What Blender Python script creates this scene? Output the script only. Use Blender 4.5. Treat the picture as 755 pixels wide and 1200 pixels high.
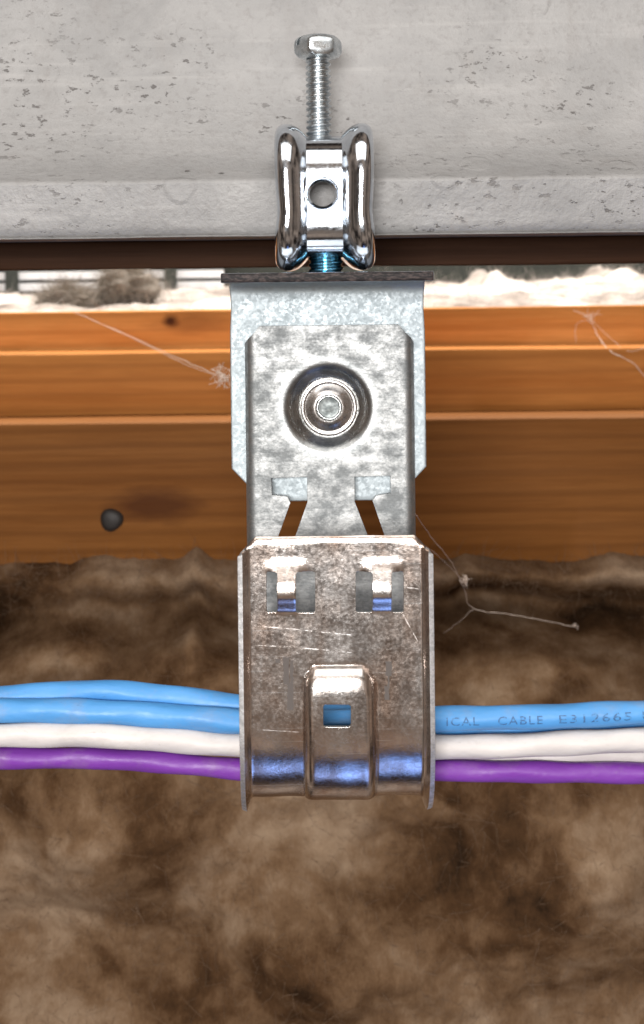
import bpy, bmesh, math, random
from mathutils import Vector, Matrix, noise

# ---------------------------------------------------------------- scene reset
for o in list(bpy.data.objects):
    bpy.data.objects.remove(o, do_unlink=True)
scene = bpy.context.scene
COL = scene.collection
random.seed(7)
R = math.radians

# All building code below is written in millimetres:
# x to the right, y away from the camera, z up; z = 0 is the camera's height.
MM = 0.001
ZOFF = 500.0                 # millimetres added to every z
CAM_Y = -355.0               # camera position
F = 1667.0                   # focal length in photo pixels (755 x 1200)
ROLL = R(0.65)

# ---------------------------------------------------------------- camera
cam_data = bpy.data.cameras.new('camera')
cam = bpy.data.objects.new('camera', cam_data)
COL.objects.link(cam)
cam.matrix_world = (Matrix.Translation((0, CAM_Y * MM, ZOFF * MM))
                    @ Matrix.Rotation(R(90), 4, 'X') @ Matrix.Rotation(-ROLL, 4, 'Z'))
cam_data.sensor_fit = 'AUTO'
cam_data.sensor_width = 36.0
cam_data.lens = F / 1200.0 * 36.0
cam_data.shift_y = -(600.0 - 325.0) / 1200.0
cam_data.clip_start = 0.01
cam_data.clip_end = 50.0
cam_data.dof.use_dof = True
cam_data.dof.focus_distance = 0.345
cam_data.dof.aperture_fstop = 30.0
scene.camera = cam

# ---------------------------------------------------------------- light
world = bpy.data.worlds.new('World')
scene.world = world
world.use_nodes = True
bg = world.node_tree.nodes['Background']
_wt = world.node_tree
_tc = _wt.nodes.new('ShaderNodeTexCoord')
_nz = _wt.nodes.new('ShaderNodeTexNoise')          # cluttered brown surroundings, the same all round
_nz.inputs['Scale'].default_value = 2.6
_nz.inputs['Detail'].default_value = 4.0
_rp = _wt.nodes.new('ShaderNodeValToRGB')
_rp.color_ramp.elements[0].position = 0.40
_rp.color_ramp.elements[0].color = (0.030, 0.022, 0.018, 1)
_rp.color_ramp.elements[1].position = 0.62
_rp.color_ramp.elements[1].color = (0.56, 0.42, 0.33, 1)
_wt.links.new(_tc.outputs['Generated'], _nz.inputs['Vector'])
_wt.links.new(_nz.outputs['Fac'], _rp.inputs['Fac'])
_wt.links.new(_rp.outputs['Color'], bg.inputs['Color'])
bg.inputs['Strength'].default_value = 0.62


def area(name, loc, aim, sx, sy, power, color):
    d = bpy.data.lights.new(name, 'AREA')
    d.shape = 'RECTANGLE'
    d.size = sx * MM
    d.size_y = sy * MM
    d.energy = power
    d.color = color
    o = bpy.data.objects.new(name, d)
    COL.objects.link(o)
    a = Vector((loc[0], loc[1], loc[2] + ZOFF)) * MM
    b = Vector((aim[0], aim[1], aim[2] + ZOFF)) * MM
    o.location = a
    o.rotation_euler = (b - a).to_track_quat('-Z', 'Y').to_euler()
    return o


area('camera_flash', (-70, -820, 58), (0, 0, -50), 240, 150, 7.4, (1.0, 0.975, 0.95))
area('overhead_soft_light', (-30, -430, 520), (0, 0, -40), 800, 520, 3.6, (1.0, 0.97, 0.93))  # wide soft light from above in front, source unseen
area('joist_bay_light', (0, 430, 330), (0, 400, -30), 800, 160, 7.5, (1.0, 0.95, 0.88))
blue = area('blue_reflection_lamp', (110, -250, -620), (0, -60, -100), 300, 220, 0.06, (0.17, 0.34, 0.88))  # added lamp, stands in for blue clothing mirrored in the metal
blue.data.spread = R(60)

scene.render.engine = 'CYCLES'
scene.view_settings.view_transform = 'Standard'
scene.view_settings.look = 'None'
scene.view_settings.gamma = 1.0
scene.view_settings.exposure = 0.0
scene.view_settings.use_curve_mapping = False
scene.render.resolution_x = 644
scene.render.resolution_y = 1024


# ---------------------------------------------------------------- helpers
def P(px, py, y):
    """photo pixel + depth (mm) -> (x, z) in mm on the plane at that depth"""
    dx, dy = px - 377.5, 325.0 - py
    c, s = math.cos(ROLL), math.sin(ROLL)
    k = (y - CAM_Y) / F
    return ((dx * c + dy * s) * k, (-dx * s + dy * c) * k)


def PV(px, py, y):
    x, z = P(px, py, y)
    return (x, y, z)


def thing(name, label, cat, loc, group=None):
    o = bpy.data.objects.new(name, None)
    o.empty_display_size = 0.01
    COL.objects.link(o)
    o.location = (loc[0] * MM, loc[1] * MM, (loc[2] + ZOFF) * MM)
    tag(o, label, cat, group)
    return o


def tag(o, label=None, cat=None, group=None, kind=None):
    if label: o['label'] = label
    if cat: o['category'] = cat
    if group: o['group'] = group
    if kind: o['kind'] = kind
    return o


def world_loc(o):
    v = Vector((0, 0, 0))
    while o is not None:
        v = v + Vector(o.location)
        o = o.parent
    return v


def build(name, verts, faces, mat, parent=None, smooth=True, sharp=38, origin=None):
    """verts in mm (world); one mesh object, children are relative to their parent's origin"""
    off = world_loc(parent) if parent is not None else Vector((0, 0, 0))
    if origin is not None:
        own = Vector((origin[0] * MM, origin[1] * MM, (origin[2] + ZOFF) * MM)) - off
    else:
        own = Vector((0, 0, 0))
    base = off + own
    me = bpy.data.meshes.new(name)
    me.from_pydata([(v[0] * MM - base.x, v[1] * MM - base.y, (v[2] + ZOFF) * MM - base.z) for v in verts], [], faces)
    me.update()
    o = bpy.data.objects.new(name, me)
    COL.objects.link(o)
    o.location = own
    o.parent = parent
    if mat: me.materials.append(mat)
    if smooth:
        shade(me, sharp)
    return o


def shade(me, sharp=38):
    me.polygons.foreach_set('use_smooth', [True] * len(me.polygons))
    if sharp:
        me.set_sharp_from_angle(angle=R(sharp))
    me.update()


def fix_normals(me):
    bm = bmesh.new(); bm.from_mesh(me)
    bmesh.ops.recalc_face_normals(bm, faces=bm.faces)
    bm.to_mesh(me); bm.free()


def bake(o, sharp=38):
    """apply the modifiers of o without operators"""
    dg = bpy.context.evaluated_depsgraph_get()
    dg.update()
    me = bpy.data.meshes.new_from_object(o.evaluated_get(dg), depsgraph=dg)
    old = o.data
    o.modifiers.clear()
    o.data = me
    me.name = old.name
    shade(me, sharp)
    return o


def prism(poly, y0, y1):
    """poly: list of (x, z); extruded along y"""
    n = len(poly)
    v = [(x, y0, z) for x, z in poly] + [(x, y1, z) for x, z in poly]
    f = [tuple(range(n)), tuple(range(2 * n - 1, n - 1, -1))]
    for i in range(n):
        j = (i + 1) % n
        f.append((i, i + n, j + n, j))
    return v, f


def cutter(o, v, f):
    c = build('cut', v, f, None, smooth=False)
    fix_normals(c.data)
    m = o.modifiers.new('cut', 'BOOLEAN')
    m.operation = 'DIFFERENCE'
    m.solver = 'EXACT'
    m.object = c
    return c


def grid_faces(nu, nv, closed_u=False, flip=False):
    f = []
    for j in range(nv - 1):
        for i in range(nu if closed_u else nu - 1):
            a = j * nu + i
            b = j * nu + (i + 1) % nu
            q = (a, b, b + nu, a + nu)
            f.append(q[::-1] if flip else q)
    return f


def smoothstep(a, b, x):
    if a == b:
        return 1.0 if x >= b else 0.0
    t = max(0.0, min(1.0, (x - a) / (b - a)))
    return t * t * (3 - 2 * t)


def qround(t):
    t = max(0.0, min(1.0, t))
    return math.sqrt(max(0.0, 1 - (1 - t) ** 2))


def catmull(pts, n):
    """pts: list of tuples, returns about n points per span"""
    out = []
    P_ = [pts[0]] + list(pts) + [pts[-1]]
    for k in range(1, len(P_) - 2):
        p0, p1, p2, p3 = (Vector(P_[k - 1]), Vector(P_[k]), Vector(P_[k + 1]), Vector(P_[k + 2]))
        for i in range(n):
            t = i / n
            out.append(0.5 * ((2 * p1) + (p2 - p0) * t + (2 * p0 - 5 * p1 + 4 * p2 - p3) * t * t
                              + (3 * p1 - p0 - 3 * p2 + p3) * t ** 3))
    out.append(Vector(pts[-1]))
    return out


def tube(path, radius, seg=8, caps=True):
    """round tube along path (mm); radius number or function of index"""
    n = len(path)
    path = [Vector(p) for p in path]
    v = []
    up = Vector((0.13, 0.31, 0.94))
    for i, p in enumerate(path):
        t = (path[min(i + 1, n - 1)] - path[max(i - 1, 0)]).normalized()
        a = t.cross(up)
        if a.length < 1e-4: a = t.cross(Vector((1, 0, 0)))
        a.normalize()
        b = a.cross(t)
        r = radius(i) if callable(radius) else radius
        for k in range(seg):
            w = 2 * math.pi * k / seg
            v.append(p + (a * math.cos(w) + b * math.sin(w)) * r)
    f = grid_faces(seg, n, True)
    if caps:
        f.append(tuple(range(seg))[::-1])
        f.append(tuple(range((n - 1) * seg, n * seg)))
    return v, f


# ---------------------------------------------------------------- materials
class NT:
    def __init__(self, name):
        self.m = bpy.data.materials.new(name)
        self.m.use_nodes = True
        self.t = self.m.node_tree
        self.b = self.t.nodes['Principled BSDF']
        self._co = None

    def n(self, kind, **kw):
        x = self.t.nodes.new(kind)
        for k, v in kw.items():
            setattr(x, k, v)
        return x

    def link(self, a, b):
        self.t.links.new(a, b)

    def set(self, sock, v):
        if hasattr(v, 'links'):
            self.link(v, sock)
        else:
            sock.default_value = v

    def co(self, sx=1, sy=1, sz=1, rot=(0, 0, 0), loc=(0, 0, 0)):
        if self._co is None:
            self._co = self.n('ShaderNodeTexCoord')
        m = self.n('ShaderNodeMapping')
        m.inputs['Scale'].default_value = (sx, sy, sz)
        m.inputs['Rotation'].default_value = rot
        m.inputs['Location'].default_value = loc
        self.link(self._co.outputs['Object'], m.inputs['Vector'])
        return m.outputs['Vector']

    def noise(self, co, scale, detail=4, rough=0.55, dist=0.0):
        x = self.n('ShaderNodeTexNoise')
        self.link(co, x.inputs['Vector'])
        x.inputs['Scale'].default_value = scale
        x.inputs['Detail'].default_value = detail
        x.inputs['Roughness'].default_value = rough
        x.inputs['Distortion'].default_value = dist
        return x.outputs['Fac']

    def voronoi(self, co, scale, feature='F1', out='Distance', rnd=1.0):
        x = self.n('ShaderNodeTexVoronoi', feature=feature)
        self.link(co, x.inputs['Vector'])
        x.inputs['Scale'].default_value = scale
        x.inputs['Randomness'].default_value = rnd
        return x.outputs[out]

    def ramp(self, fac, stops):
        x = self.n('ShaderNodeValToRGB')
        e = x.color_ramp.elements
        while len(e) < len(stops): e.new(0.5)
        for k, (p, c) in enumerate(stops):
            e[k].position = p
            if not hasattr(c, '__len__'): c = (c, c, c)
            e[k].color = (c[0], c[1], c[2], 1)
        self.link(fac, x.inputs['Fac'])
        return x.outputs['Color']

    def rng(self, fac, a, b, c, d):
        x = self.n('ShaderNodeMapRange')
        self.link(fac, x.inputs['Value'])
        for k, v in zip(('From Min', 'From Max', 'To Min', 'To Max'), (a, b, c, d)):
            x.inputs[k].default_value = v
        return x.outputs['Result']

    def math(self, op, a, b=0.0):
        x = self.n('ShaderNodeMath', operation=op)
        self.set(x.inputs[0], a)
        self.set(x.inputs[1], b)
        return x.outputs[0]

    def mix(self, fac, a, b, mode='MIX'):
        x = self.n('ShaderNodeMix', data_type='RGBA', blend_type=mode)
        self.set(x.inputs[0], fac)
        for s, v in ((x.inputs[6], a), (x.inputs[7], b)):
            if isinstance(v, tuple): v = (v[0], v[1], v[2], 1)
            self.set(s, v)
        return x.outputs[2]

    def bump(self, h, strength, dist, normal=None):
        x = self.n('ShaderNodeBump')
        self.link(h, x.inputs['Height'])
        x.inputs['Strength'].default_value = strength
        x.inputs['Distance'].default_value = dist
        if normal is not None: self.link(normal, x.inputs['Normal'])
        return x.outputs['Normal']

    def edge(self, radius):
        x = self.n('ShaderNodeBevel')
        x.samples = 4
        x.inputs['Radius'].default_value = radius
        return x.outputs['Normal']

    def out(self, color=None, rough=None, metal=None, normal=None, spec=None, **kw):
        i = self.b.inputs
        if color is not None:
            if isinstance(color, tuple): color = (color[0], color[1], color[2], 1)
            self.set(i['Base Color'], color)
        if rough is not None: self.set(i['Roughness'], rough)
        if metal is not None: self.set(i['Metallic'], metal)
        if normal is not None: self.link(normal, i['Normal'])
        if spec is not None: i['Specular IOR Level'].default_value = spec
        for k, v in kw.items():
            self.set(i[k], v)
        return self.m


def metal(name, c0, c1, r0, r1, scale, bumpy=0.15, brown_reflect=None, grain=0.0, edge=0.00018, scratches=0.0, polish=False, brush=0.0):
    t = NT(name)
    co = t.co()
    big = t.noise(t.co(0.8, 1, 1.15), scale, 8, 0.74, 0.0)
    fine = t.noise(co, scale * 7, 4, 0.6)
    col = t.ramp(big, [(0.40, c0), (0.50, tuple((a + b) * 0.5 for a, b in zip(c0, c1))), (0.58, c1)])
    rough = t.rng(big, 0.38, 0.62, r1, r0)
    rough = t.math('ADD', rough, t.rng(fine, 0.3, 0.7, -0.05, 0.05))
    if brown_reflect:  # brown reflection of the surroundings, put into the colour as blotches
        s = t.noise(t.co(1.4, 1, 0.55), 75, 7, 0.68, 0.2)
        col = t.mix(t.rng(s, 0.40, 0.66, 0.0, brown_reflect[3]), col, brown_reflect[:3])
    if grain:
        g = t.voronoi(co, 1500, 'F1', 'Color')
        sep = t.n('ShaderNodeSeparateColor'); t.link(g, sep.inputs['Color'])
        col = t.mix(grain, col, t.ramp(sep.outputs['Red'], [(0, tuple(x * 0.45 for x in c0)), (1, c1)]))
        rough = t.math('ADD', rough, t.rng(sep.outputs['Red'], 0, 1, -0.10, 0.10))
    if scratches:
        sep = t.n('ShaderNodeSeparateXYZ')
        t.link(t._co.outputs['Object'], sep.inputs[0])
        gate = t.noise(t.co(), 900, 3, 0.6)
        for (ax, ay), (bx, by), amt in SCR:
            x0_, z0_ = P(ax, ay, -43.5); x1_, z1_ = P(bx, by, -43.5)
            x0_ -= 2; x1_ -= 2
            L_ = math.hypot(x1_ - x0_, z1_ - z0_)
            ux, uz = (x1_ - x0_) / L_, (z1_ - z0_) / L_
            # along and across the scratch, in metres
            dx = t.math('SUBTRACT', sep.outputs['X'], x0_ * MM)
            dz = t.math('SUBTRACT', sep.outputs['Z'], z0_ * MM)
            al = t.math('ADD', t.math('MULTIPLY', dx, ux), t.math('MULTIPLY', dz, uz))
            ac = t.math('ABSOLUTE', t.math('SUBTRACT', t.math('MULTIPLY', dz, ux), t.math('MULTIPLY', dx, uz)))
            m = t.rng(ac, 0.00002, 0.00012, amt, 0.0)
            m = t.math('MULTIPLY', m, t.rng(al, 0.0, 0.0006, 0.0, 1.0))
            m = t.math('MULTIPLY', m, t.rng(al, (L_ - 0.6) * MM, L_ * MM, 1.0, 0.0))
            m = t.math('MULTIPLY', m, t.rng(gate, 0.42, 0.56, 0.05, 1.0))
            col = t.mix(m, col, (0.97, 0.97, 0.97))
            rough = t.math('ADD', rough, t.math('MULTIPLY', m, 0.45))
        for ang, sc in ((R(4), 1.0), (R(-11), 1.3)):
            v = t.noise(t.co(22 * sc, 400, 1900 * sc, (0, ang, 0)), 1.0, 1, 0.5)
            m = t.rng(v, 0.70, 0.76, 0.0, scratches)
            col = t.mix(m, col, (0.95, 0.95, 0.95))
    if brush:
        br = t.noise(t.co(60, 60, 1600), 1.0, 3, 0.6)
        col = t.mix(t.rng(br, 0.45, 0.75, 0.0, brush), col, tuple(x * 0.6 for x in c0))
        rough = t.math('ADD', rough, t.rng(br, 0.3, 0.7, -0.03, 0.03))
    if polish:
        # the press has burnished the dimple round the rivet
        m = t.n('ShaderNodeVectorMath', operation='SUBTRACT')
        t.link(t._co.outputs['Object'], m.inputs[0])
        m.inputs[1].default_value = POLISH_AT
        q = t.n('ShaderNodeVectorMath', operation='MULTIPLY')
        t.link(m.outputs[0], q.inputs[0])
        q.inputs[1].default_value = (1, 0, 1)
        L = t.n('ShaderNodeVectorMath', operation='LENGTH')
        t.link(q.outputs[0], L.inputs[0])
        k = t.rng(L.outputs['Value'], 0.0092, 0.0135, 1.0, 0.0)
        mx = t.n('ShaderNodeMix', data_type='FLOAT')
        t.link(k, mx.inputs[0]); t.link(rough, mx.inputs[2]); mx.inputs[3].default_value = 0.20
        rough = mx.outputs[0]
    nrm = t.edge(edge)
    nrm = t.bump(fine, bumpy, 0.00012, nrm)
    nrm = t.bump(big, bumpy, 0.0004, nrm)
    return t.out(col, rough, 1.0, nrm)


M = {}
SCR = [((296, 733), (352, 738), 0.5), ((356, 738.5), (412, 744), 0.9), ((300, 756), (340, 758), 0.35), ((350, 759), (386, 762), 0.8),
       ((388, 762), (425, 766), 0.35), ((468, 712), (490, 752), 0.5), ((300, 855), (352, 858), 0.5), ((474, 688), (492, 690), 0.4)]
_px, _pz = P(385, 478, 0)
POLISH_AT = ((_px - 2) * MM, 0.0, _pz * MM)     # hanger origin is at (2, 5, 0)
M['galv'] = metal('galvanised_steel', (0.27, 0.285, 0.29), (0.45, 0.46, 0.46), 0.50, 0.70, 230, 0.30, polish=True, brush=0.14)
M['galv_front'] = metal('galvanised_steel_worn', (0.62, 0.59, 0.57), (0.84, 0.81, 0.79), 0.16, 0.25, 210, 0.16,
                        brown_reflect=(0.50, 0.31, 0.20, 0.62), scratches=0.6)
M['galv_edge'] = metal('sheared_bright_edge', (0.50, 0.50, 0.50), (0.86, 0.86, 0.87), 0.45, 0.62, 500, 0.3)
M['zinc_plate'] = metal('grainy_zinc_bracket', (0.53, 0.59, 0.62), (0.57, 0.63, 0.66), 0.66, 0.70, 160, 0.12, grain=0.25)
def raw_edge():
    t = NT('dark_cut_edge')
    n = t.noise(t.co(1, 1, 3), 500, 4, 0.7)
    return t.out(t.ramp(n, [(0.45, (0.010, 0.008, 0.009)), (0.75, (0.10, 0.075, 0.07))]), 0.5, 0.0, t.edge(0.0002), spec=0.15)


M['raw_edge'] = raw_edge()
M['chrome'] = metal('bright_zinc_clamp', (0.54, 0.58, 0.63), (0.66, 0.70, 0.75), 0.09, 0.16, 160, 0.06)
M['screw'] = metal('zinc_screw', (0.40, 0.44, 0.47), (0.62, 0.66, 0.68), 0.24, 0.36, 300, 0.08, edge=0.00012)
M['rivet'] = metal('rivet_steel', (0.48, 0.46, 0.44), (0.68, 0.66, 0.65), 0.22, 0.34, 260, 0.08)
M['core'] = metal('rivet_core', (0.16, 0.18, 0.18), (0.30, 0.32, 0.32), 0.45, 0.6, 400, 0.2)
M['stud'] = metal('zinc_stud_blue_reflection', (0.10, 0.30, 0.42), (0.20, 0.45, 0.58), 0.14, 0.22, 200, 0.05)  # blue reflection on the zinc is put into the base colour


def beam_material():
    t = NT('pale_grey_painted_beam')
    co = t.co()
    big = t.noise(t.co(1, 1, 1), 14, 6, 0.6, 0.3)
    mid = t.noise(t.co(0.6, 1, 1), 70, 6, 0.65, 0.5)
    fine = t.noise(co, 520, 4, 0.65)
    col = t.ramp(big, [(0.3, (0.228, 0.226, 0.225)), (0.7, (0.325, 0.321, 0.319))])
    col = t.mix(t.rng(mid, 0.42, 0.72, 0.0, 0.35), col, (0.42, 0.412, 0.405))
    # little dark pits, only in some places
    pit = t.voronoi(co, 150, 'F1', 'Distance')
    where = t.noise(t.co(1, 1, 1, loc=(3, 1, 2)), 26, 4, 0.6)
    pitw = t.math('ADD', pit, t.rng(fine, 0.3, 0.7, -0.06, 0.06))
    p1 = t.math('MULTIPLY', t.rng(pitw, 0.09, 0.15, 1.0, 0.0), t.rng(where, 0.57, 0.68, 0.0, 1.0))
    pit2 = t.voronoi(t.co(1, 1, 0.7, loc=(.3, .2, .1)), 55, 'F1', 'Distance')
    pit2 = t.math('ADD', pit2, t.rng(fine, 0.3, 0.7, -0.02, 0.02))
    p2 = t.rng(pit2, 0.03, 0.055, 1.0, 0.0)
    # grimy speckle towards the lower arris (own dirt shape)
    sp = t.noise(t.co(0.7, 1, 1.2), 420, 3, 0.7)
    p3 = t.math('MULTIPLY', t.rng(sp, 0.60, 0.66, 0.0, 1.0), t.rng(t.noise(t.co(1, 1, 2.0, loc=(1, 4, 2)), 18, 3, 0.6), 0.5, 0.66, 0.0, 0.8))
    pits = t.math('MAXIMUM', t.math('MAXIMUM', p1, p2), p3)
    col = t.mix(t.math('MULTIPLY', pits, 0.9), col, (0.05, 0.042, 0.038))
    col = t.mix(t.rng(fine, 0.52, 0.72, 0.0, 0.45), col, (0.20, 0.19, 0.185))
    stk = t.noise(t.co(1, 1, 0.06, loc=(2, 2, 0)), 160, 4, 0.6)
    col = t.mix(t.rng(stk, 0.54, 0.74, 0.0, 0.30), col, (0.24, 0.225, 0.215))
    stk2 = t.noise(t.co(0.06, 1, 1, loc=(2, 5, 0)), 240, 4, 0.6)
    col = t.mix(t.rng(stk2, 0.55, 0.72, 0.0, 0.25), col, (0.50, 0.49, 0.48))
    # rusty stain blotches
    st = t.noise(t.co(1, 1, 0.6, loc=(5, 0, 1)), 34, 6, 0.7)
    col = t.mix(t.rng(st, 0.66, 0.78, 0.0, 0.45), col, (0.30, 0.24, 0.20))
    # paint blisters: thin crescent rims
    w = t.noise(co, 40, 3, 0.5)
    d = t.math('ADD', t.voronoi(t.co(1, 1, 0.75, loc=(.11, .7, .23)), 42, 'F1', 'Distance'), t.rng(w, 0, 1, -0.12, 0.12))
    ring = t.rng(d, 0.17, 0.20, 1.0, 0.0)
    nrm = t.bump(fine, 0.7, 0.0005)
    nrm = t.bump(mid, 0.4, 0.0010, nrm)
    nrm = t.bump(ring, 0.35, 0.0006, nrm)
    nrm = t.bump(t.math('SUBTRACT', 1.0, pits), 0.5, 0.0006, nrm)
    return t.out(col, t.rng(mid, 0.3, 0.7, 0.62, 0.42), 0.0, nrm, spec=0.4)


M['beam'] = beam_material()


def wood(name, dark, light, seed, knots=(), rough=0.62):
    t = NT(name)
    warp = t.noise(t.co(4, 8, 8, loc=(seed, 0, 0)), 2.2, 3, 0.5)
    g1 = t.noise(t.co(5.0, 130, 130, loc=(seed, seed * .3, 0)), 1.0, 8, 0.70, 0.5)
    g2 = t.noise(t.co(40, 1100, 1100, loc=(0, seed, 0)), 1.0, 4, 0.65)
    blot = t.noise(t.co(9, 26, 26, loc=(seed * 2, 0, seed)), 1.6, 5, 0.65)
    wv = t.n('ShaderNodeTexWave', bands_direction='Z')
    t.link(t.co(0.10, 0.6, 1, rot=(0, R(0.8), 0), loc=(seed, 0, seed * .01)), wv.inputs['Vector'])
    wv.inputs['Scale'].default_value = 42
    wv.inputs['Distortion'].default_value = 7.0
    wv.inputs['Detail'].default_value = 3.0
    wv.inputs['Detail Scale'].default_value = 0.5
    v = t.math('ADD', g1, t.math('MULTIPLY', t.math('SUBTRACT', warp, 0.5), 0.35))
    col = t.ramp(v, [(0.22, dark), (0.48, tuple((a + b) / 2 for a, b in zip(dark, light))), (0.80, light)])
    col = t.mix(t.rng(wv.outputs['Fac'], 0.55, 1.0, 0.0, 0.38), col, tuple(x * 0.7 for x in dark))
    col = t.mix(t.rng(g2, 0.35, 0.70, 0.0, 0.30), col, tuple(x * 0.62 for x in dark))
    col = t.mix(t.rng(blot, 0.40, 0.68, 0.0, 0.22), col, tuple(x * 0.8 for x in dark))
    h = g2
    for (kx, ky, kz, rx, rz, c, s) in knots:
        m = t.n('ShaderNodeVectorMath', operation='SUBTRACT')
        t.link(t._co.outputs['Object'], m.inputs[0])
        m.inputs[1].default_value = (kx, ky, kz)
        q = t.n('ShaderNodeVectorMath', operation='MULTIPLY')
        t.link(m.outputs[0], q.inputs[0])
        q.inputs[1].default_value = (1 / rx, 0, 1 / rz)
        L = t.n('ShaderNodeVectorMath', operation='LENGTH')
        t.link(q.outputs[0], L.inputs[0])
        dd = t.math('ADD', L.outputs['Value'], t.rng(t.noise(t.co(60, 60, 200), 1, 3), 0, 1, -0.4, 0.4))
        col = t.mix(t.rng(dd, 0.35, 1.1, s, 0.0), col, c)
    nrm = t.edge(0.0009)
    nrm = t.bump(h, 0.35, 0.0004, nrm)
    nrm = t.bump(g1, 0.25, 0.0008, nrm)
    return t.out(col, t.rng(g1, 0.3, 0.7, rough + 0.08, rough - 0.06), 0.0, nrm, spec=0.1)


def wool(name, stops, scale, seed, transl=0.0):
    t = NT(name)
    a = t.noise(t.co(1, 1, 1.15, loc=(seed, 0, 0)), scale, 5, 0.55, 0.5)
    b = t.noise(t.co(1, 1, 1, loc=(0, seed, 0)), scale * 4.2, 4, 0.6, 0.3)
    f = t.noise(t.co(2.5, 1, 1, rot=(0.3, 0.5, 0.2)), scale * 30, 4, 0.7, 1.2)
    v = t.math('ADD', t.math('MULTIPLY', a, 0.72), t.math('MULTIPLY', b, 0.28))
    v = t.math('ADD', v, t.rng(f, 0.3, 0.7, -0.025, 0.025))
    col = t.ramp(v, stops)
    nrm = t.bump(f, 0.3, 0.0010)
    nrm = t.bump(b, 0.25, 0.003, nrm)
    return t.out(col, 1.0, 0.0, nrm, spec=0.03)


def jacket(name, c, dark, rough=0.46):
    t = NT(name)
    a = t.noise(t.co(1, 1, 1), 60, 4, 0.6)
    s = t.noise(t.co(1.0, 3, 3), 260, 4, 0.7)
    col = t.mix(t.rng(a, 0.35, 0.7, 0.0, 0.35), c, dark)
    dd = t.noise(t.co(0.7, 1, 1, loc=(3, 3, 3)), 110, 6, 0.7)
    col = t.mix(t.rng(dd, 0.50, 0.72, 0.0, 0.32), col, (0.30, 0.26, 0.23))
    col = t.mix(t.rng(s, 0.64, 0.74, 0.0, 0.45), col, tuple(x * 0.55 + 0.03 for x in dark))
    d = t.noise(t.co(0.5, 1, 1, rot=(0.0, 0.5, 0.4)), 190, 3, 0.6)
    nrm = t.bump(a, 0.6, 0.0008)
    nrm = t.bump(d, 0.5, 0.0006, nrm)
    nrm = t.bump(s, 0.2, 0.0002, nrm)
    return t.out(col, t.rng(d, 0.3, 0.7, rough - 0.08, rough + 0.12), 0.0, nrm, spec=0.42)


M['blue'] = jacket('blue_cable_jacket', (0.085, 0.31, 0.66), (0.06, 0.25, 0.58))
M['white'] = jacket('white_cable_jacket', (0.64, 0.605, 0.585), (0.56, 0.51, 0.485))
M['purple'] = jacket('purple_cable_jacket', (0.20, 0.045, 0.36), (0.15, 0.03, 0.29))
def ink():
    t = NT('grey_cable_print')
    n = t.noise(t.co(), 1400, 3, 0.6)
    return t.out(t.ramp(n, [(0.48, (0.042, 0.13, 0.29)), (0.66, (0.085, 0.30, 0.62))]), 0.6)


M['ink'] = ink()
M['dark_metal'] = NT('dark_nail').out((0.028, 0.024, 0.022), 0.55, 0.2)
M['cobweb'] = NT('dusty_cobweb').out((0.62, 0.52, 0.45), 0.9)
M['stamp'] = NT('worn_stamp').out((0.085, 0.07, 0.062), 0.6)
M['vent'] = NT('vent_white').out((0.78, 0.78, 0.80), 0.6)
M['vent_dark'] = NT('vent_dark').out((0.030, 0.034, 0.028), 0.8)
M['wool_brown'] = wool('brown_glass_wool', [(0.35, (0.018, 0.011, 0.007)), (0.45, (0.100, 0.053, 0.026)),
                                            (0.53, (0.21, 0.128, 0.072)), (0.66, (0.41, 0.30, 0.205))], 14, 2.0)
M['wool_pale'] = wool('pale_glass_wool', [(0.36, (0.16, 0.135, 0.12)), (0.47, (0.36, 0.315, 0.285)), (0.60, (0.60, 0.54, 0.50))], 22, 5.0)
M['wool_grey'] = wool('grey_glass_wool', [(0.28, (0.14, 0.125, 0.108)), (0.5, (0.30, 0.265, 0.23)), (0.7, (0.44, 0.395, 0.345))], 26, 9.0)
M['fibre'] = NT('brown_fibre').out((0.21, 0.145, 0.10), 0.9, spec=0.05)
M['fibre_grey'] = NT('grey_fibre').out((0.31, 0.275, 0.236), 0.9, spec=0.1)
M['fibre_pale'] = NT('pale_fibre').out((0.50, 0.45, 0.415), 0.9, spec=0.1)

# =================================================================== BEAM
def beam():
    prof = [(120, 12.0), (40, 11.0), (-2, 10.2), (-5.0, 10.6), (-6.4, 12.0), (-7.0, 14), (-7.7, 18), (-8.4, 22.6), (-8.45, 23.5), (-8.0, 24.1), (-7.0, 24.6),
            (-4.5, 25.7), (1, 28.3), (7, 32.2), (13, 38.4), (18, 46), (22, 56), (25, 70), (27, 90), (28, 130), (28, 220)]
    pts = catmull([(a, b, 0) for a, b in prof], 5)
    nx = 260
    x0, x1 = -420.0, 420.0
    v = []
    for p in pts:
        for i in range(nx):
            x = x0 + (x1 - x0) * i / (nx - 1)
            n = noise.noise(Vector((x * 0.035, p.x * 0.08, p.y * 0.09))) * 0.35 + noise.noise(Vector((x * 0.16, p.x * 0.2, p.y * 0.2 + 5))) * 0.14
            v.append((x, p.x + n * 0.6, p.y + n * 0.5))
    f = grid_faces(nx, len(pts), flip=True)
    k = len(v)
    # back closing faces
    v += [(x0, 120, 220), (x1, 120, 220)]
    a0, a1 = 0, nx - 1
    b0, b1 = (len(pts) - 1) * nx, len(pts) * nx - 1
    f.append((b0, b1, k + 1, k))
    f.append((k, k + 1, a1, a0))
    f.append(tuple([j * nx for j in range(len(pts))] + [k]))
    f.append(tuple([j * nx + nx - 1 for j in range(len(pts))] + [k + 1])[::-1])
    o = build('steel_beam', v, f, M['beam'], sharp=60, origin=(0, 40, 60))
    tag(o, 'pale grey painted beam with pitted flange held in the clamp jaws', 'beam')


beam()


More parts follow.
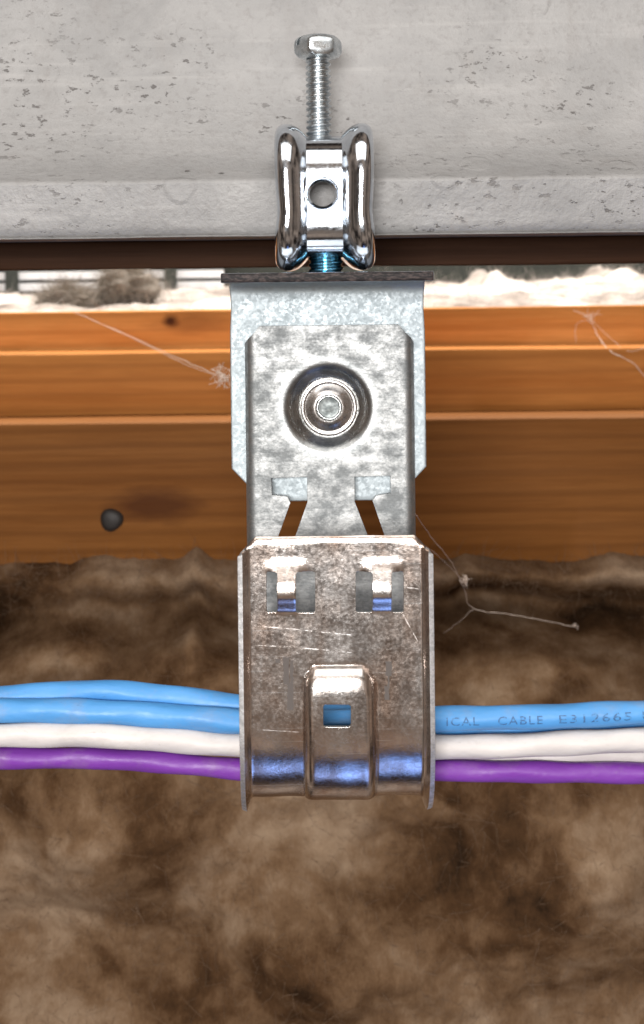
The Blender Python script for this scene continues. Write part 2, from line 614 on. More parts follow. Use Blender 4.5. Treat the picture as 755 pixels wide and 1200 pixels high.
# =================================================================== TIMBER
def board(name, label, cat, y0, y1, z0, z1, mat, x0=-420, x1=420, wav=0.5, seed=0.0, parent=None, bev=0.7):
    nx, prof = 90, []
    c = bev
    prof = [(y0, z0 + c), (y0, (z0 + z1) / 2), (y0, z1 - c), (y0 + c * .4, z1 - c * .35), (y0 + c, z1), ((y0 + y1) / 2, z1), (y1, z1), (y1, z0), (y0 + c, z0), (y0 + c * .4, z0 + c * .35)]
    v = []
    for i in range(nx):
        x = x0 + (x1 - x0) * i / (nx - 1)
        for k, (a, b) in enumerate(prof):
            w = noise.noise(Vector((x * 0.012 + seed, k * 0.35, seed))) * wav
            v.append((x, a + w * 0.6, b + w))
    n = len(prof)
    f = grid_faces(n, nx, True)
    f.append(tuple(range(n))[::-1])
    f.append(tuple(range((nx - 1) * n, nx * n)))
    org = (0, (y0 + y1) / 2, z0)
    o = build(name, v, f, mat, parent, sharp=50, origin=org)
    fix_normals(o.data); shade(o.data, 50)
    if cat: tag(o, label, cat)
    return o


def zp(py, y, px=377.5):
    return P(px, py, y)[1]


# bottom edge of a dark board up under the beam
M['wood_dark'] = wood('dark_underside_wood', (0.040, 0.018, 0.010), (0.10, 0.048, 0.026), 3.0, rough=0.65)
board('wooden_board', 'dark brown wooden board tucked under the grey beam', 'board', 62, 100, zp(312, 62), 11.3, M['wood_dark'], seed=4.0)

YB = (250, 288, 318)        # front faces of the three stepped boards
zt = [zp(493, YB[0]), zp(411, YB[1]), zp(362, YB[2])]
zb = [-124.0, zt[0] - 2, zt[1] - 2]
kx, kz = P(200, 376, YB[2])
nxp, nzp = P(131, 609, YB[0])
M['wood_low'] = wood('brown_board_wood', (0.175, 0.062, 0.014), (0.30, 0.122, 0.031), 1.0,
                     knots=[((nxp + 18) * MM, 0, (nzp + 6 - zb[0]) * MM, 0.022, 0.009, (0.075, 0.024, 0.008), 0.8)])
M['wood_mid'] = wood('orange_board_wood', (0.33, 0.115, 0.025), (0.56, 0.235, 0.062), 6.0)
M['wood_top'] = wood('light_orange_board_wood', (0.52, 0.195, 0.045), (0.80, 0.38, 0.12), 11.0,
                     knots=[(kx * MM, 0, (kz - zb[2]) * MM, 0.0048, 0.0040, (0.03, 0.008, 0.004), 1.0),
                            ((kx + 10) * MM, 0, (kz - 1 - zb[2]) * MM, 0.022, 0.006, (0.16, 0.05, 0.014), 0.5)])
low = board('wooden_board', 'wide brown board with a nail head, rising out of the brown insulation', 'board', YB[0], YB[1] - 0.5, zb[0], zt[0], M['wood_low'], seed=1.0)
board('wooden_board', 'plain orange brown board stepped back above the board with the nail head', 'board', YB[1], YB[2] - 0.5, zb[1], zt[1], M['wood_mid'], seed=2.0)
board('wooden_board', 'narrow light orange board with a small dark knot under pale insulation', 'board', YB[2], YB[2] + 38, zb[2], zt[2], M['wood_top'], seed=3.0)


def nail():
    x, z = nxp, nzp
    v, f = [], []
    prof = [(4.9, 0.4), (4.9, -0.7), (4.3, -1.6), (2.8, -2.1), (0.0, -2.2)]
    seg = 20
    for r, h in prof:
        for k in range(seg):
            a = 2 * math.pi * k / seg
            w = 1 + 0.06 * math.sin(3 * a + 1)
            v.append((x + r * w * math.cos(a), YB[0] + h, z + r * w * math.sin(a)))
    f = grid_faces(seg, len(prof), True)
    o = build('nail_head', v, f, M['dark_metal'], low, sharp=50)
    o['label'] = 'dark rounded nail head in the wide board'


nail()


# =================================================================== INSULATION
def strands(name, spots, count, mat, parent, lmin, lmax, width, seed, lift=0.7):
    """thin curved fibres standing off a surface; spots = list of (pos, normal)"""
    rnd = random.Random(seed)
    v, f = [], []
    for _ in range(count):
        p, n = rnd.choice(spots)
        p = Vector(p); n = Vector(n)
        d = Vector((rnd.gauss(0, 1), rnd.gauss(0, 1), rnd.gauss(0, 1))).normalized()
        d = (d + n * lift * rnd.random()).normalized()
        bend = Vector((rnd.gauss(0, 1), rnd.gauss(0, 1), rnd.gauss(0, 1))) * 0.5
        side = d.cross(Vector((rnd.gauss(0, 1), rnd.gauss(0, 1), rnd.gauss(0, 1)))).normalized()
        L = rnd.uniform(lmin, lmax)
        p = p + Vector((rnd.uniform(-2, 2), 0, rnd.uniform(-2, 2))) - n * 1.0
        b = len(v)
        for k in range(4):
            t = k / 3
            c = p + d * (L * t) + bend * (L * t * t * 0.6)
            w = width * (1 - 0.7 * t)
            v.append(c - side * w); v.append(c + side * w)
        for k in range(3):
            f.append((b + 2 * k, b + 2 * k + 1, b + 2 * k + 3, b + 2 * k + 2))
    o = build(name, v, f, mat, parent, smooth=False)
    tag(o, kind='stuff')
    return o


def lump(px, py, y, rx, rz, h):
    x, z = P(px, py, y)
    return (x, z, rx, rz, h)


def brown_wool():
    root = thing('insulation_batt', 'fluffy brown glass wool insulation below the boards behind the cables', 'insulation', (0, 250, -420))
    lumps = [lump(55, 760, 220, 24, 20, 26), lump(190, 735, 225, 42, 10, 16), lump(90, 680, 240, 60, 7, 10),
             lump(250, 800, 220, 30, 16, 14), lump(620, 800, 220, 50, 22, 20), lump(690, 700, 240, 40, 10, -10),
             lump(560, 700, 240, 30, 12, -12), lump(100, 985, 200, 42, 30, 22), lump(345, 1085, 200, 28, 26, 20),
             lump(650, 1040, 200, 50, 34, 22), lump(480, 1000, 200, 36, 22, -12), lump(20, 1100, 200, 26, 30, -18),
             lump(200, 1130, 200, 32, 18, -10), lump(500, 1150, 200, 30, 24, 10), lump(600, 940, 210, 40, 18, 8),
             lump(235, 665, 240, 16, 9, 14)]
    nx, nv = 330, 260
    x0, x1 = -400.0, 400.0
    v = []
    nrm = []
    for j in range(nv):
        t = j / (nv - 1)
        for i in range(nx):
            x = x0 + (x1 - x0) * i / (nx - 1)
            # top edge of the batt wanders along the board
            top = -118.5 + 4.0 * noise.noise(Vector((x * 0.017, 3.1, 0))) + 2.6 * noise.noise(Vector((x * 0.07, 7.7, 0))) + 1.2 * noise.noise(Vector((x * 0.21, 1.7, 0)))
            bx, _ = P(232, 650, 248)
            top += 6.0 * math.exp(-((x - bx) / 5.0) ** 2)
            z = top - t * 320.0
            dz = -z + top
            y = 250 - 12 * smoothstep(0, 7, dz) + 24 * math.exp(-((dz - 24 - 5 * noise.noise(Vector((x * 0.02, 5, 5)))) / 9) ** 2) - 24 * smoothstep(26, 60, dz) - 14 * smoothstep(80, 200, dz)
            if t == 0: y = 262
            h = 0.0
            for (lx, lz, rx, rz, lh) in lumps:
                e = ((x - lx) / rx) ** 2 + ((z - lz) / rz) ** 2
                if e < 9: h += lh * math.exp(-e)
            q = Vector((x * 0.018, z * 0.024, 1.5))
            h += 13.0 * noise.noise(q) + 5.0 * noise.noise(q * 2.3 + Vector((3, 1, 0))) + 1.8 * noise.noise(q * 5.1)
            h += 0.5 * noise.noise(Vector((x * 0.22, z * 0.26, 4.0)))
            h *= smoothstep(-4, 30, dz)
            v.append((x, y - h, z))
    f = grid_faces(nx, nv)
    o = build('wool', v, f, M['wool_brown'], root, sharp=None)
    tag(o, kind='stuff')
    fix_normals(o.data); shade(o.data, None)
    spots = []
    for j in range(0, nv, 2):
        for i in range(60, nx - 60, 2):
            a = Vector(v[j * nx + i])
            spots.append((a, Vector((0, -1, 0.15))))
    edge = [s for s in spots if s[0].z > -128]
    strands('loose_fibres', spots, 26000, M['fibre'], root, 4, 13, 0.085, 3, 0.5)
    strands('edge_fibres', [(p, Vector((0, -0.4, 1))) for p, n in edge], 3500, M['fibre'], root, 4, 11, 0.07, 5, 0.9)


brown_wool()


def pale_wool():
    root = thing('insulation_batt', 'overlit pale pinkish insulation lying on top of the light orange board', 'insulation', (0, 420, -20))
    nx, ny = 240, 60
    v = []
    for j in range(ny):
        t = j / (ny - 1)
        y = 321 + 210 * t
        for i in range(nx):
            x = -380 + 760 * i / (nx - 1)
            base = zt[2] - 1.0
            rise = 4.5 * smoothstep(0, 0.5, t) + 2.0 * t
            n = noise.fractal(Vector((x * 0.02, y * 0.02, 8)), 0.9, 2, 5)
            side = smoothstep(-10, 120, x) * 2.0
            for ppx, hh, ww in ((590, 7, 7), (742, 9, 9), (690, 3, 12), (505, 2, 10), (20, -2, 20)):
                tx_ = P(ppx, 330, 420)[0]
                rise += hh * math.exp(-((x - tx_) / ww) ** 2) * smoothstep(0.1, 0.5, t)
            z = base + smoothstep(0, 0.10 + 0.08 * noise.noise(Vector((x * 0.05, 1, 1))), t) * (1.6 + rise + side + 4.2 * n + 2.2 * noise.fractal(Vector((x * 0.10, y * 0.10, 3)), 0.8, 2, 4))
            v.append((x, y, z))
    o = build('wool', v, grid_faces(nx, ny), M['wool_pale'], root, sharp=None)
    tag(o, kind='stuff')
    fix_normals(o.data); shade(o.data, None)
    spots = [(Vector(v[j * nx + i]), Vector((0, -0.3, 1))) for j in range(2, ny, 2) for i in range(40, nx - 40, 1)]
    strands('loose_fibres', spots, 9000, M['fibre_pale'], root, 3, 11, 0.08, 8, 0.6)


pale_wool()


def grey_tuft(px, py, y, rx, ry, rz, label, seed):
    x0, z0 = P(px, py, y)
    root = thing('wool_tuft', label, 'insulation', (x0, y, z0 - rz))
    v = []
    nu, nv = 64, 34
    for j in range(nv):
        ph = -math.pi / 2 + math.pi * j / (nv - 1)
        for i in range(nu):
            a = 2 * math.pi * i / nu
            d = Vector((math.cos(ph) * math.cos(a), math.cos(ph) * math.sin(a), math.sin(ph)))
            k = 1 + 0.38 * noise.fractal(d * 1.7 + Vector((seed, 0, 0)), 0.8, 2.1, 5)
            v.append((x0 + d.x * rx * k, y + d.y * ry * k, z0 + d.z * rz * k))
    o = build('wool', v, grid_faces(nu, nv, True), M['wool_grey'], root, sharp=None)
    tag(o, kind='stuff')
    spots = [(Vector(p), (Vector(p) - Vector((x0, y, z0))).normalized()) for p in v]
    strands('loose_fibres', spots, 7000, M['fibre_grey'], root, 3, 10, 0.085, int(seed * 10), 0.9)


grey_tuft(150, 337, 372, 15, 12, 8.5, 'round grey wool tuft poking above the board with the knot', 1.3)
grey_tuft(78, 352, 362, 14, 10, 5, 'low flat grey wool tuft beside the round grey tuft', 2.9)


# slatted vent behind, seen through the gap on the left; dark panel stands in for the dark opening on the right
def vent():
    x0, _ = P(-60, 330, 560)
    x1, _ = P(262, 330, 560)
    root = thing('slatted_vent', 'pale slatted vent with dark gaps seen through the gap under the beam', 'vent', ((x0 + x1) / 2, 566, -40))
    v, f = prism([(x0, -40), (x1, -40), (x1, 60), (x0, 60)], 566, 570)
    o = build('back_panel', v, f, M['vent_dark'], root, smooth=False); fix_normals(o.data)
    z = -36.0
    while z < 56:
        v = [(x0, 566, z), (x1, 566, z), (x1, 561, z + 0.8), (x0, 561, z + 0.8),
             (x0, 566, z + 5.6), (x1, 566, z + 5.6), (x1, 561, z + 5.6), (x0, 561, z + 5.6)]
        f = [(0, 1, 2, 3), (3, 2, 6, 7), (7, 6, 5, 4), (0, 3, 7, 4), (1, 5, 6, 2), (0, 4, 5, 1)]
        s = build('slat', v, f, M['vent'], root, smooth=False); fix_normals(s.data)
        z += 7.2
    for px in (14, 200):
        a, _ = P(px, 330, 558)
        v, f = prism([(a - 4, -40), (a + 4, -40), (a + 4, 60), (a - 4, 60)], 556, 560.5)
        s = build('upright', v, f, M['vent_dark'], root, smooth=False); fix_normals(s.data)


vent()
xa, _ = P(262, 330, 600)
v, f = prism([(xa - 160, -60), (420, -60), (420, 120), (xa - 160, 120)], 585, 600)
o = build('dark_opening_panel', v, f, M['vent_dark'], None, smooth=False, origin=(150, 590, -60))
fix_normals(o.data)
tag(o, 'dark panel standing in for the dark opening behind the pale insulation under the beam', 'panel')

# =================================================================== CABLE HANGER
hanger = thing('cable_hanger', 'galvanised metal cable hook hanging from a bright beam clamp on the grey beam', 'cable hanger', (2, 5, 0))

# ---- angle bracket: front lip (horizontal leg) + vertical leg
BY = 4.6                      # front face of the vertical leg
TH = 2.3


def bracket():
    cxl, _ = P(270, 420, BY); cxr, _ = P(498.5, 420, BY)
    cx = (cxl + cxr) / 2; hw = (cxr - cxl) / 2
    zc = P(385, 548, BY)[1]; zbot = P(385, 587, BY)[1]
    yf = -26.8
    rad = 3.2
    # mid line of the sheet, from the front of the horizontal leg to the bottom of the vertical leg
    path = [(yf, 0.05), (-20, 0.05), (-10, 0.05), (BY + TH / 2 - rad - 1.2, 0.05)]
    n = 9
    c = (BY + TH / 2 - rad - 1.2, 0.05 - rad - 1.2)
    for k in range(1, n + 1):
        a = math.pi / 2 * (1 - k / n)
        path.append((c[0] + (rad + 1.2) * math.cos(a), c[1] + (rad + 1.2) * math.sin(a)))
    zs = [-8, -14, -22, -30, -38, zc]
    path += [(BY + TH / 2, z) for z in zs]
    m = 6
    path += [(BY + TH / 2, zc + (zbot - zc) * k / m) for k in range(1, m + 1)]
    cols = [-1, -0.97, -0.9, -0.6, -0.3, 0, 0.3, 0.6, 0.9, 0.97, 1]
    v = []
    for y, z in path:
        w = hw
        if z < zc - 1e-6:
            w = hw - 0.95 * (zc - z)
        # slight neck just below the bend
        w -= 0.45 * math.exp(-((z + 6.5) / 2.2) ** 2)
        for u in cols:
            v.append((cx + u * w, y, z))
    f = grid_faces(len(cols), len(path))
    o = build('angle_bracket', v, f, M['zinc_plate'], hanger)
    o['label'] = 'grainy zinc angle bracket behind the hook plate'
    s = o.modifiers.new('s', 'SOLIDIFY'); s.thickness = TH * MM; s.offset = 0
    b = o.modifiers.new('b', 'BEVEL'); b.width = 0.0003; b.segments = 2; b.limit_method = 'ANGLE'; b.angle_limit = R(50)
    bake(o, 45)
    o.data.materials.append(M['raw_edge']); o.data.materials.append(M['chrome'])
    for p in o.data.polygons:
        if p.center.y < (yf + 0.12 - 5) * MM: p.material_index = 1
        elif p.normal.z > 0.8: p.material_index = 2


bracket()

# ---- the J-shaped hook: one pressed sheet
YF = -43.0                    # front plate depth
ST = 1.1                      # sheet thickness


def hook():
    # path of the sheet in the y-z plane
    ztop = P(385, 381, 0)[1]
    zf = P(394, 629, YF)[1]
    rb = -YF / 2
    czl = -97.7
    segs = []
    step = 0.62
    n1 = int((ztop - czl) / step)
    for k in range(n1):
        segs.append(((0.0, ztop - (ztop - czl) * k / n1), (1.0, 0.0)))
    n2 = int(math.pi * rb / step)
    for k in range(n2):
        a = math.pi * k / n2
        # a little squarer than a half circle
        e = 0.90
        ca, sa = math.cos(a), math.sin(a)
        yy = -rb + rb * math.copysign(abs(ca) ** e, ca)
        zz = czl - rb * abs(sa) ** e
        segs.append(((yy, zz), (ca, -sa)))
    curl = 3.4
    n3 = int((zf - curl * 0.44 - czl) / step)
    for k in range(n3):
        z = czl + (zf - curl * 0.44 - czl) * k / n3
        segs.append(((YF, z), (-1.0, 0.0)))
    n4 = 9
    z0 = zf - curl * 0.44
    for k in range(n4 + 1):
        a = R(26) * k / n4
        segs.append(((YF + curl * (1 - math.cos(a)), z0 + curl * math.sin(a)), (-math.cos(a), math.sin(a))))
    nb = len(segs)
    i_front = n1 + n2
    # section across: (arc length position, x, h)
    flat, br, ang, tail = 18.5, 1.5, R(72), 2.6
    us = []
    x = -flat
    cols = []
    ncen = 84
    for k in range(ncen + 1):
        cols.append((-flat + 2 * flat * k / ncen, 0.0))
    side = []
    for k in range(1, 8):
        a = ang * k / 7
        side.append((flat + br * math.sin(a), br * (1 - math.cos(a))))
    ex, eh = side[-1]
    for k in range(1, 5):
        side.append((ex + tail * k / 4 * math.cos(ang), eh + tail * k / 4 * math.sin(ang)))
    cols = [(-a, b) for a, b in reversed(side)] + cols + side
    ncol = len(cols)
    # centre line of the sheet drifts a little between back and front plate
    xb, _ = P(387, 500, 0)
    xf, _ = P(394.5, 780, YF)
    # embossings -------------------------------------------------
    dxc, dzc = P(385, 478, 0)
    bl, btop = P(357, 782, YF); brr, _ = P(438, 782, YF)
    bl -= xf; brr -= xf
    straps = [(P(325.5, 690, YF)[0] - xf, P(347, 690, YF)[0] - xf), (P(436.5, 690, YF)[0] - xf, P(458.5, 690, YF)[0] - xf)]
    sz0 = P(390, 718, YF)[1]; sz1 = P(390, 652, YF)[1]
    v = []
    for r, ((y, z), (ny, nz)) in enumerate(segs):
        front = smoothstep(n1, i_front, r)
        xc = xb + (xf - xb) * front
        wsc = 1.0 + 0.012 * (1 - abs(2 * front - 1))
        for (cx, ch) in cols:
            ax = abs(cx)
            h = ch
            dy = 0.0
            yy, zz = y, z
            X = xc + cx * wsc
            # chamfered top corners on both plates
            if r < 16 or r > nb - 17:
                cut = max(0.0, (ax - 17.4) * 1.35)
                t = (16 - r) / 16 if r < 16 else (r - (nb - 17)) / 16
                zz -= cut * t
            if r < n1:
                d = math.hypot(X - dxc, z - dzc)
                if d < 14:
                    h += 2.9 * (1 - smoothstep(6.8, 11.6, d))
            else:
                # raised rib from the middle of the front plate round the bottom
                if r > n1 + 8:
                    soft = qround((cx - bl) / 1.9) * qround((brr - cx) / 1.9)
                    if r >= i_front:
                        # round-cornered top of the rib
                        corner = max(0.0, abs(cx - (bl + brr) / 2) - ((brr - bl) / 2 - 3.2))
                        ztop_r = btop - 0.28 * corner * corner
                        soft *= qround((ztop_r - z) / 6.0)
                    soft *= smoothstep(n1 + n2 * 0.50, n1 + n2 * 0.86, r)
                    h += 2.5 * soft
                if r >= i_front:
                    for a, b in straps:
                        if a - 4.6 < cx < b + 4.6:
                            t = (z - sz0) / (sz1 - sz0)
                            wd = 1.4 + 2.0 * smoothstep(0.66, 0.80, t)
                            s = smoothstep(a - wd, a - 0.1, cx) * (1 - smoothstep(b + 0.1, b + wd, cx))
                            if 0 < t < 1:
                                arch = smoothstep(0, 0.36, t) * smoothstep(0, 0.60, 1 - t)
                                h += 2.1 * s * arch
            # tiny waviness of pressed sheet
            h += 0.05 * noise.noise(Vector((X * 0.25, r * 0.03, 2.0))) + (0.16 * noise.noise(Vector((X * 0.16, r * 0.035, 7.0))) if r > n1 + 20 else 0.0)
            v.append((X, yy + ny * h, zz + nz * h))
    f = grid_faces(ncol, nb)
    o = build('hook', v, f, M['galv'], hanger)
    o.data.materials.append(M['galv_front'])
    o.data.materials.append(M['galv_edge']); o.data.materials.append(M['galv_edge'])
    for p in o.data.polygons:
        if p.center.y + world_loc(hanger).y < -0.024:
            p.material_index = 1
    o['label'] = 'pressed galvanised hook plate with upturned front plate'
    s = o.modifiers.new('s', 'SOLIDIFY'); s.thickness = ST * MM; s.offset = 0; s.material_offset_rim = 2
    cut = []
    # hammer-shaped slots in the back plate
    for poly in ([(318, 560), (360, 558.5), (360.5, 588), (342, 640), (322, 640), (340.5, 589), (337, 581.5), (319, 579.5)],
                 [(415.5, 558.5), (457.5, 557), (458, 577.5), (441, 580.5), (436.5, 586), (455, 640), (436, 640), (416, 588)]):
        vv, ff = prism([P(a, b, 0) for a, b in poly], -4, 6)
        cut.append(cutter(o, vv, ff))
    # windows beside the two straps and the square window in the rib
    def rr(px0, py0, px1, py1, c):
        a = [(px0 + c, py0), (px1 - c, py0), (px1 - c * .3, py0 + c * .3), (px1, py0 + c), (px1, py1 - c), (px1 - c * .3, py1 - c * .3), (px1 - c, py1),
             (px0 + c, py1), (px0 + c * .3, py1 - c * .3), (px0, py1 - c), (px0, py0 + c), (px0 + c * .3, py0 + c * .3)]
        return [P(x_, y_, YF) for x_, y_ in a]
    for q in ((312.5, 669, 325.5, 717, 2.5), (347, 669, 369.5, 717.5, 2.5), (417, 669, 436.5, 717, 2.5), (458.5, 669, 473, 717, 2.5), (379, 821, 411, 847, 2.5)):
        vv, ff = prism(rr(*q), YF - 9, YF + 5)
        cut.append(cutter(o, vv, ff))
    bake(o, 40)
    for c in cut:
        bpy.data.objects.remove(c, do_unlink=True)
    return o


hk = hook()


def stamp_marks():
    # worn vertical stamp marks left and right of the rib
    yy = YF - ST / 2 - 0.06
    marks = [((323, 772), (329, 777)), ((332, 770), (339, 802)), ((337, 800), (344, 832)), ((340, 774), (344, 800)),
             ((452, 775), (459, 792)), ((454, 790), (457, 806)), ((451, 804), (456, 820))]
    for k, ((a, b), (c, d)) in enumerate(marks):
        n = 7
        pts = []
        for i in range(n):
            t = i / (n - 1)
            w = random.uniform(-0.8, 0.8)
            pts.append((a + w, b + (d - b) * t))
        for i in range(n):
            t = 1 - i / (n - 1)
            w = random.uniform(-0.8, 0.8)
            pts.append((c + w, b + (d - b) * t))
        q = [P(x_, y_, yy) for x_, y_ in pts]
        vv, ff = prism(q, yy - 0.012 * k, yy + 0.05 - 0.012 * k)
        s = build('stamp_mark', vv, ff, M['stamp'], hk, smooth=False)
        fix_normals(s.data)


stamp_marks()


# ---- rivet in the dimple
def lathe_y(name, cx, cz, y, prof, mat, parent, seg=56, sharp=45):
    v = []
    for r, h in prof:
        for k in range(seg):
            a = 2 * math.pi * k / seg
            v.append((cx + r * math.cos(a), y - h, cz + r * math.sin(a)))
    return build(name, v, grid_faces(seg, len(prof), True, flip=True), mat, parent, sharp=sharp)


rx_, rz_ = P(385.5, 478.5, 0)
riv = lathe_y('rivet', rx_, rz_, 2.6, [(7.3, -0.6), (7.3, 0.35), (7.1, 0.75), (6.7, 0.95), (6.25, 0.85), (6.0, 0.7), (5.5, 0.85), (4.6, 1.35), (3.9, 1.75), (3.45, 1.8),
                                      (3.15, 1.55), (3.0, 0.9), (2.95, 0.0)], M['rivet'], hanger)
lathe_y('rivet_core', rx_, rz_, 2.6, [(2.8, -0.4), (2.75, 0.85), (2.55, 1.05), (2.2, 1.0), (1.5, 0.85), (0.9, 0.95), (0.5, 1.0), (0.0, 1.0)], M['core'], riv)


# ---- beam clamp body: ribbed strap bent to a C
def clamp():
    cx, _ = P(380.5, 230, -23)
    path = []
    zt_, zb_, yf = 33.9, 4.7, -22.0
    rt, rbm = 9.0, 7.5
    for k in range(16):
        path.append(((5.5 - (5.5 - (yf + rt)) * k / 16, zt_), (0, 1)))
    for k in range(14):
        a = math.pi / 2 * k / 14
        path.append(((yf + rt - rt * math.sin(a), zt_ - rt + rt * math.cos(a)), (-math.sin(a), math.cos(a))))
    for k in range(26):
        path.append(((yf, zt_ - rt - (zt_ - rt - zb_ - rbm) * k / 26), (-1, 0)))
    for k in range(12):
        a = math.pi / 2 * k / 12
        path.append(((yf + rbm - rbm * math.cos(a), zb_ + rbm - rbm * math.sin(a)), (-math.cos(a), -math.sin(a))))
    for k in range(15):
        path.append(((yf + rbm + (13 - yf - rbm) * k / 14, zb_), (0, -1)))
    half = [Vector((a, 0, 0)) for a in (0, 1.1, 2.2, 3.2, 4.0)] + catmull([(4.3, 0, 0), (5.4, 1.25, 0), (6.8, 2.4, 0), (8.4, 3.0, 0), (9.9, 2.95, 0), (11.1, 2.3, 0), (11.75, 1.0, 0), (11.95, -0.8, 0), (11.95, -3.0, 0)], 6)
    half = [(p.x, p.y) for p in half]
    cols = [(-a, b) for a, b in reversed(half[1:])] + half
    v = []
    n = len(path)
    for r, ((y, z), (ny, nz)) in enumerate(path):
        t = r / (n - 1)
        w = 0.97 - 0.03 * math.exp(-((t - 0.60) / 0.10) ** 2) + 0.035 * smoothstep(0.60, 0.80, t) + 0.02 * (1 - smoothstep(0.2, 0.5, t))
        for a, h in cols:
            hh = h * (1.0 if t < 0.8 else 1.0)
            v.append((cx + a * w, y + ny * hh, z + nz * hh))
    o = build('clamp_body', v, grid_faces(len(cols), n), M['chrome'], hanger)
    fix_normals(o.data)
    o['label'] = 'shiny ribbed clamp body with a round threaded hole'
    s = o.modifiers.new('s', 'SOLIDIFY'); s.thickness = 1.5 * MM
    mid = min(o.data.polygons, key=lambda p: (p.center - Vector(((cx - 2) * MM, (yf - 5) * MM, 18 * MM))).length)
    s.offset = -1 if mid.normal.y < 0 else 1
    # make sure solidify goes inward: compare with the outward side
    hx, hz = P(378, 227, yf)
    seg = 40
    poly = [(hx + 4.1 * math.cos(2 * math.pi * k / seg), hz + 4.1 * math.sin(2 * math.pi * k / seg)) for k in range(seg)]
    vv, ff = prism(poly, yf - 5, yf + 6)
    c1 = cutter(o, vv, ff)
    tx, _ = P(373, 110, 0)
    ring = [(math.cos(2 * math.pi * k / 32), math.sin(2 * math.pi * k / 32)) for k in range(32)]
    vv = [(tx + 3.3 * a, 1.0 + 3.3 * b, 28) for a, b in ring] + [(tx + 3.3 * a, 1.0 + 3.3 * b, 42) for a, b in ring]
    ff = [tuple(range(32)), tuple(range(63, 31, -1))] + [(i, i + 32, (i + 1) % 32 + 32, (i + 1) % 32) for i in range(32)]
    c2 = cutter(o, vv, ff)
    bake(o, 40)
    for c in (c1, c2): bpy.data.objects.remove(c, do_unlink=True)
    # countersunk collar round the hole
    collar = lathe_y('hole_collar', hx, hz, yf, [(4.25, -1.2), (4.25, 0.16), (4.05, 0.22), (3.85, 0.12), (3.3, -0.75), (3.05, -1.1), (2.95, -1.3), (2.95, -2.4)], M['chrome'], o, 48)
    return o


clamp()


def threaded(name, cx, cy, z0, z1, rad, pitch, depth, mat, parent, seg=36, blunt=0.6):
    rows = int((z1 - z0) / pitch * 12)
    v = []
    for j in range(rows + 1):
        z = z0 + (z1 - z0) * j / rows
        for k in range(seg):
            a = 2 * math.pi * k / seg
            ph = (z / pitch - k / seg) % 1.0
            tri = 1 - abs(2 * ph - 1)
            tri = smoothstep(0.10, 0.85, tri)
            r = rad - depth * (1 - tri)
            e = min(1.0, (z - z0) / 1.4 + 0.55)
            v.append((cx + r * e * math.cos(a), cy + r * e * math.sin(a), z))
    f = grid_faces(seg, rows + 1, True)
    f.append(tuple(range(seg))[::-1])
    f.append(tuple(range(rows * seg, rows * seg + seg)))
    return build(name, v, f, mat, parent, sharp=70)


def set_screw():
    tx, zh = P(373, 69.5, 1.0)
    s = threaded('set_screw', tx, 1.0, 26.9, zh + 0.4, 3.2, 1.5, 0.62, M['screw'], hanger)
    s['label'] = 'threaded zinc set screw standing up out of the clamp'
    # hexagon head: washer-like rounded underside, hexagon body, domed top with chamfered corners, screwdriver slot
    seg = 72
    zt_ = P(373, 41.5, 1.0)[1]
    H = zt_ - zh
    def hexr(a, af):
        b = ((a + R(50)) % R(60)) - R(30)
        return af / math.cos(b)
    prof = [(0.0, 3.0, 0), (0.02, 4.2, .0), (0.10, 5.2, 0.2), (0.22, 5.75, 0.75), (0.34, 5.9, 1), (0.60, 5.9, 1), (0.74, 5.75, 0.95), (0.86, 5.2, 0.6), (0.94, 4.4, 0.15), (0.985, 3.4, 0), (1.0, 1.8, 0), (1.0, 0.0, 0)]
    v = []
    for t, r, hx in prof:
        for k in range(seg):
            a = 2 * math.pi * k / seg
            rad = r
            if hx > 0:
                rh = min(hexr(a, 5.35), 6.05)
                rad = r * (1 - hx) + rh * (r / 5.9) * hx
            v.append((tx + rad * math.cos(a), 1.0 + rad * math.sin(a), zh + H * t))
    h = build('screw_head', v, grid_faces(seg, len(prof), True), M['screw'], s, sharp=28)
    vv = []
    a = R(205)
    d = Vector((math.cos(a), math.sin(a))); e = Vector((-d.y, d.x))
    pts = []
    for z in (zh + H * 0.55, zh + H * 1.3):
        for (p, q) in ((8, 0.55), (8, -0.55), (-8, -0.55), (-8, 0.55)):
            pts.append((tx + d.x * p + e.x * q, 1.0 + d.y * p + e.y * q, z))
    c = cutter(h, pts, [(0, 1, 2, 3), (7, 6, 5, 4), (0, 4, 5, 1), (1, 5, 6, 2), (2, 6, 7, 3), (3, 7, 4, 0)])
    bake(h, 28)
    bpy.data.objects.remove(c, do_unlink=True)


set_screw()

# stud that ties the clamp to the bracket, in the arch under the clamp
sx_, _ = P(382, 308, -10)
threaded('stud', sx_, -10.0, 0.2, 9.6, 4.3, 1.5, 0.5, M['stud'], hanger)


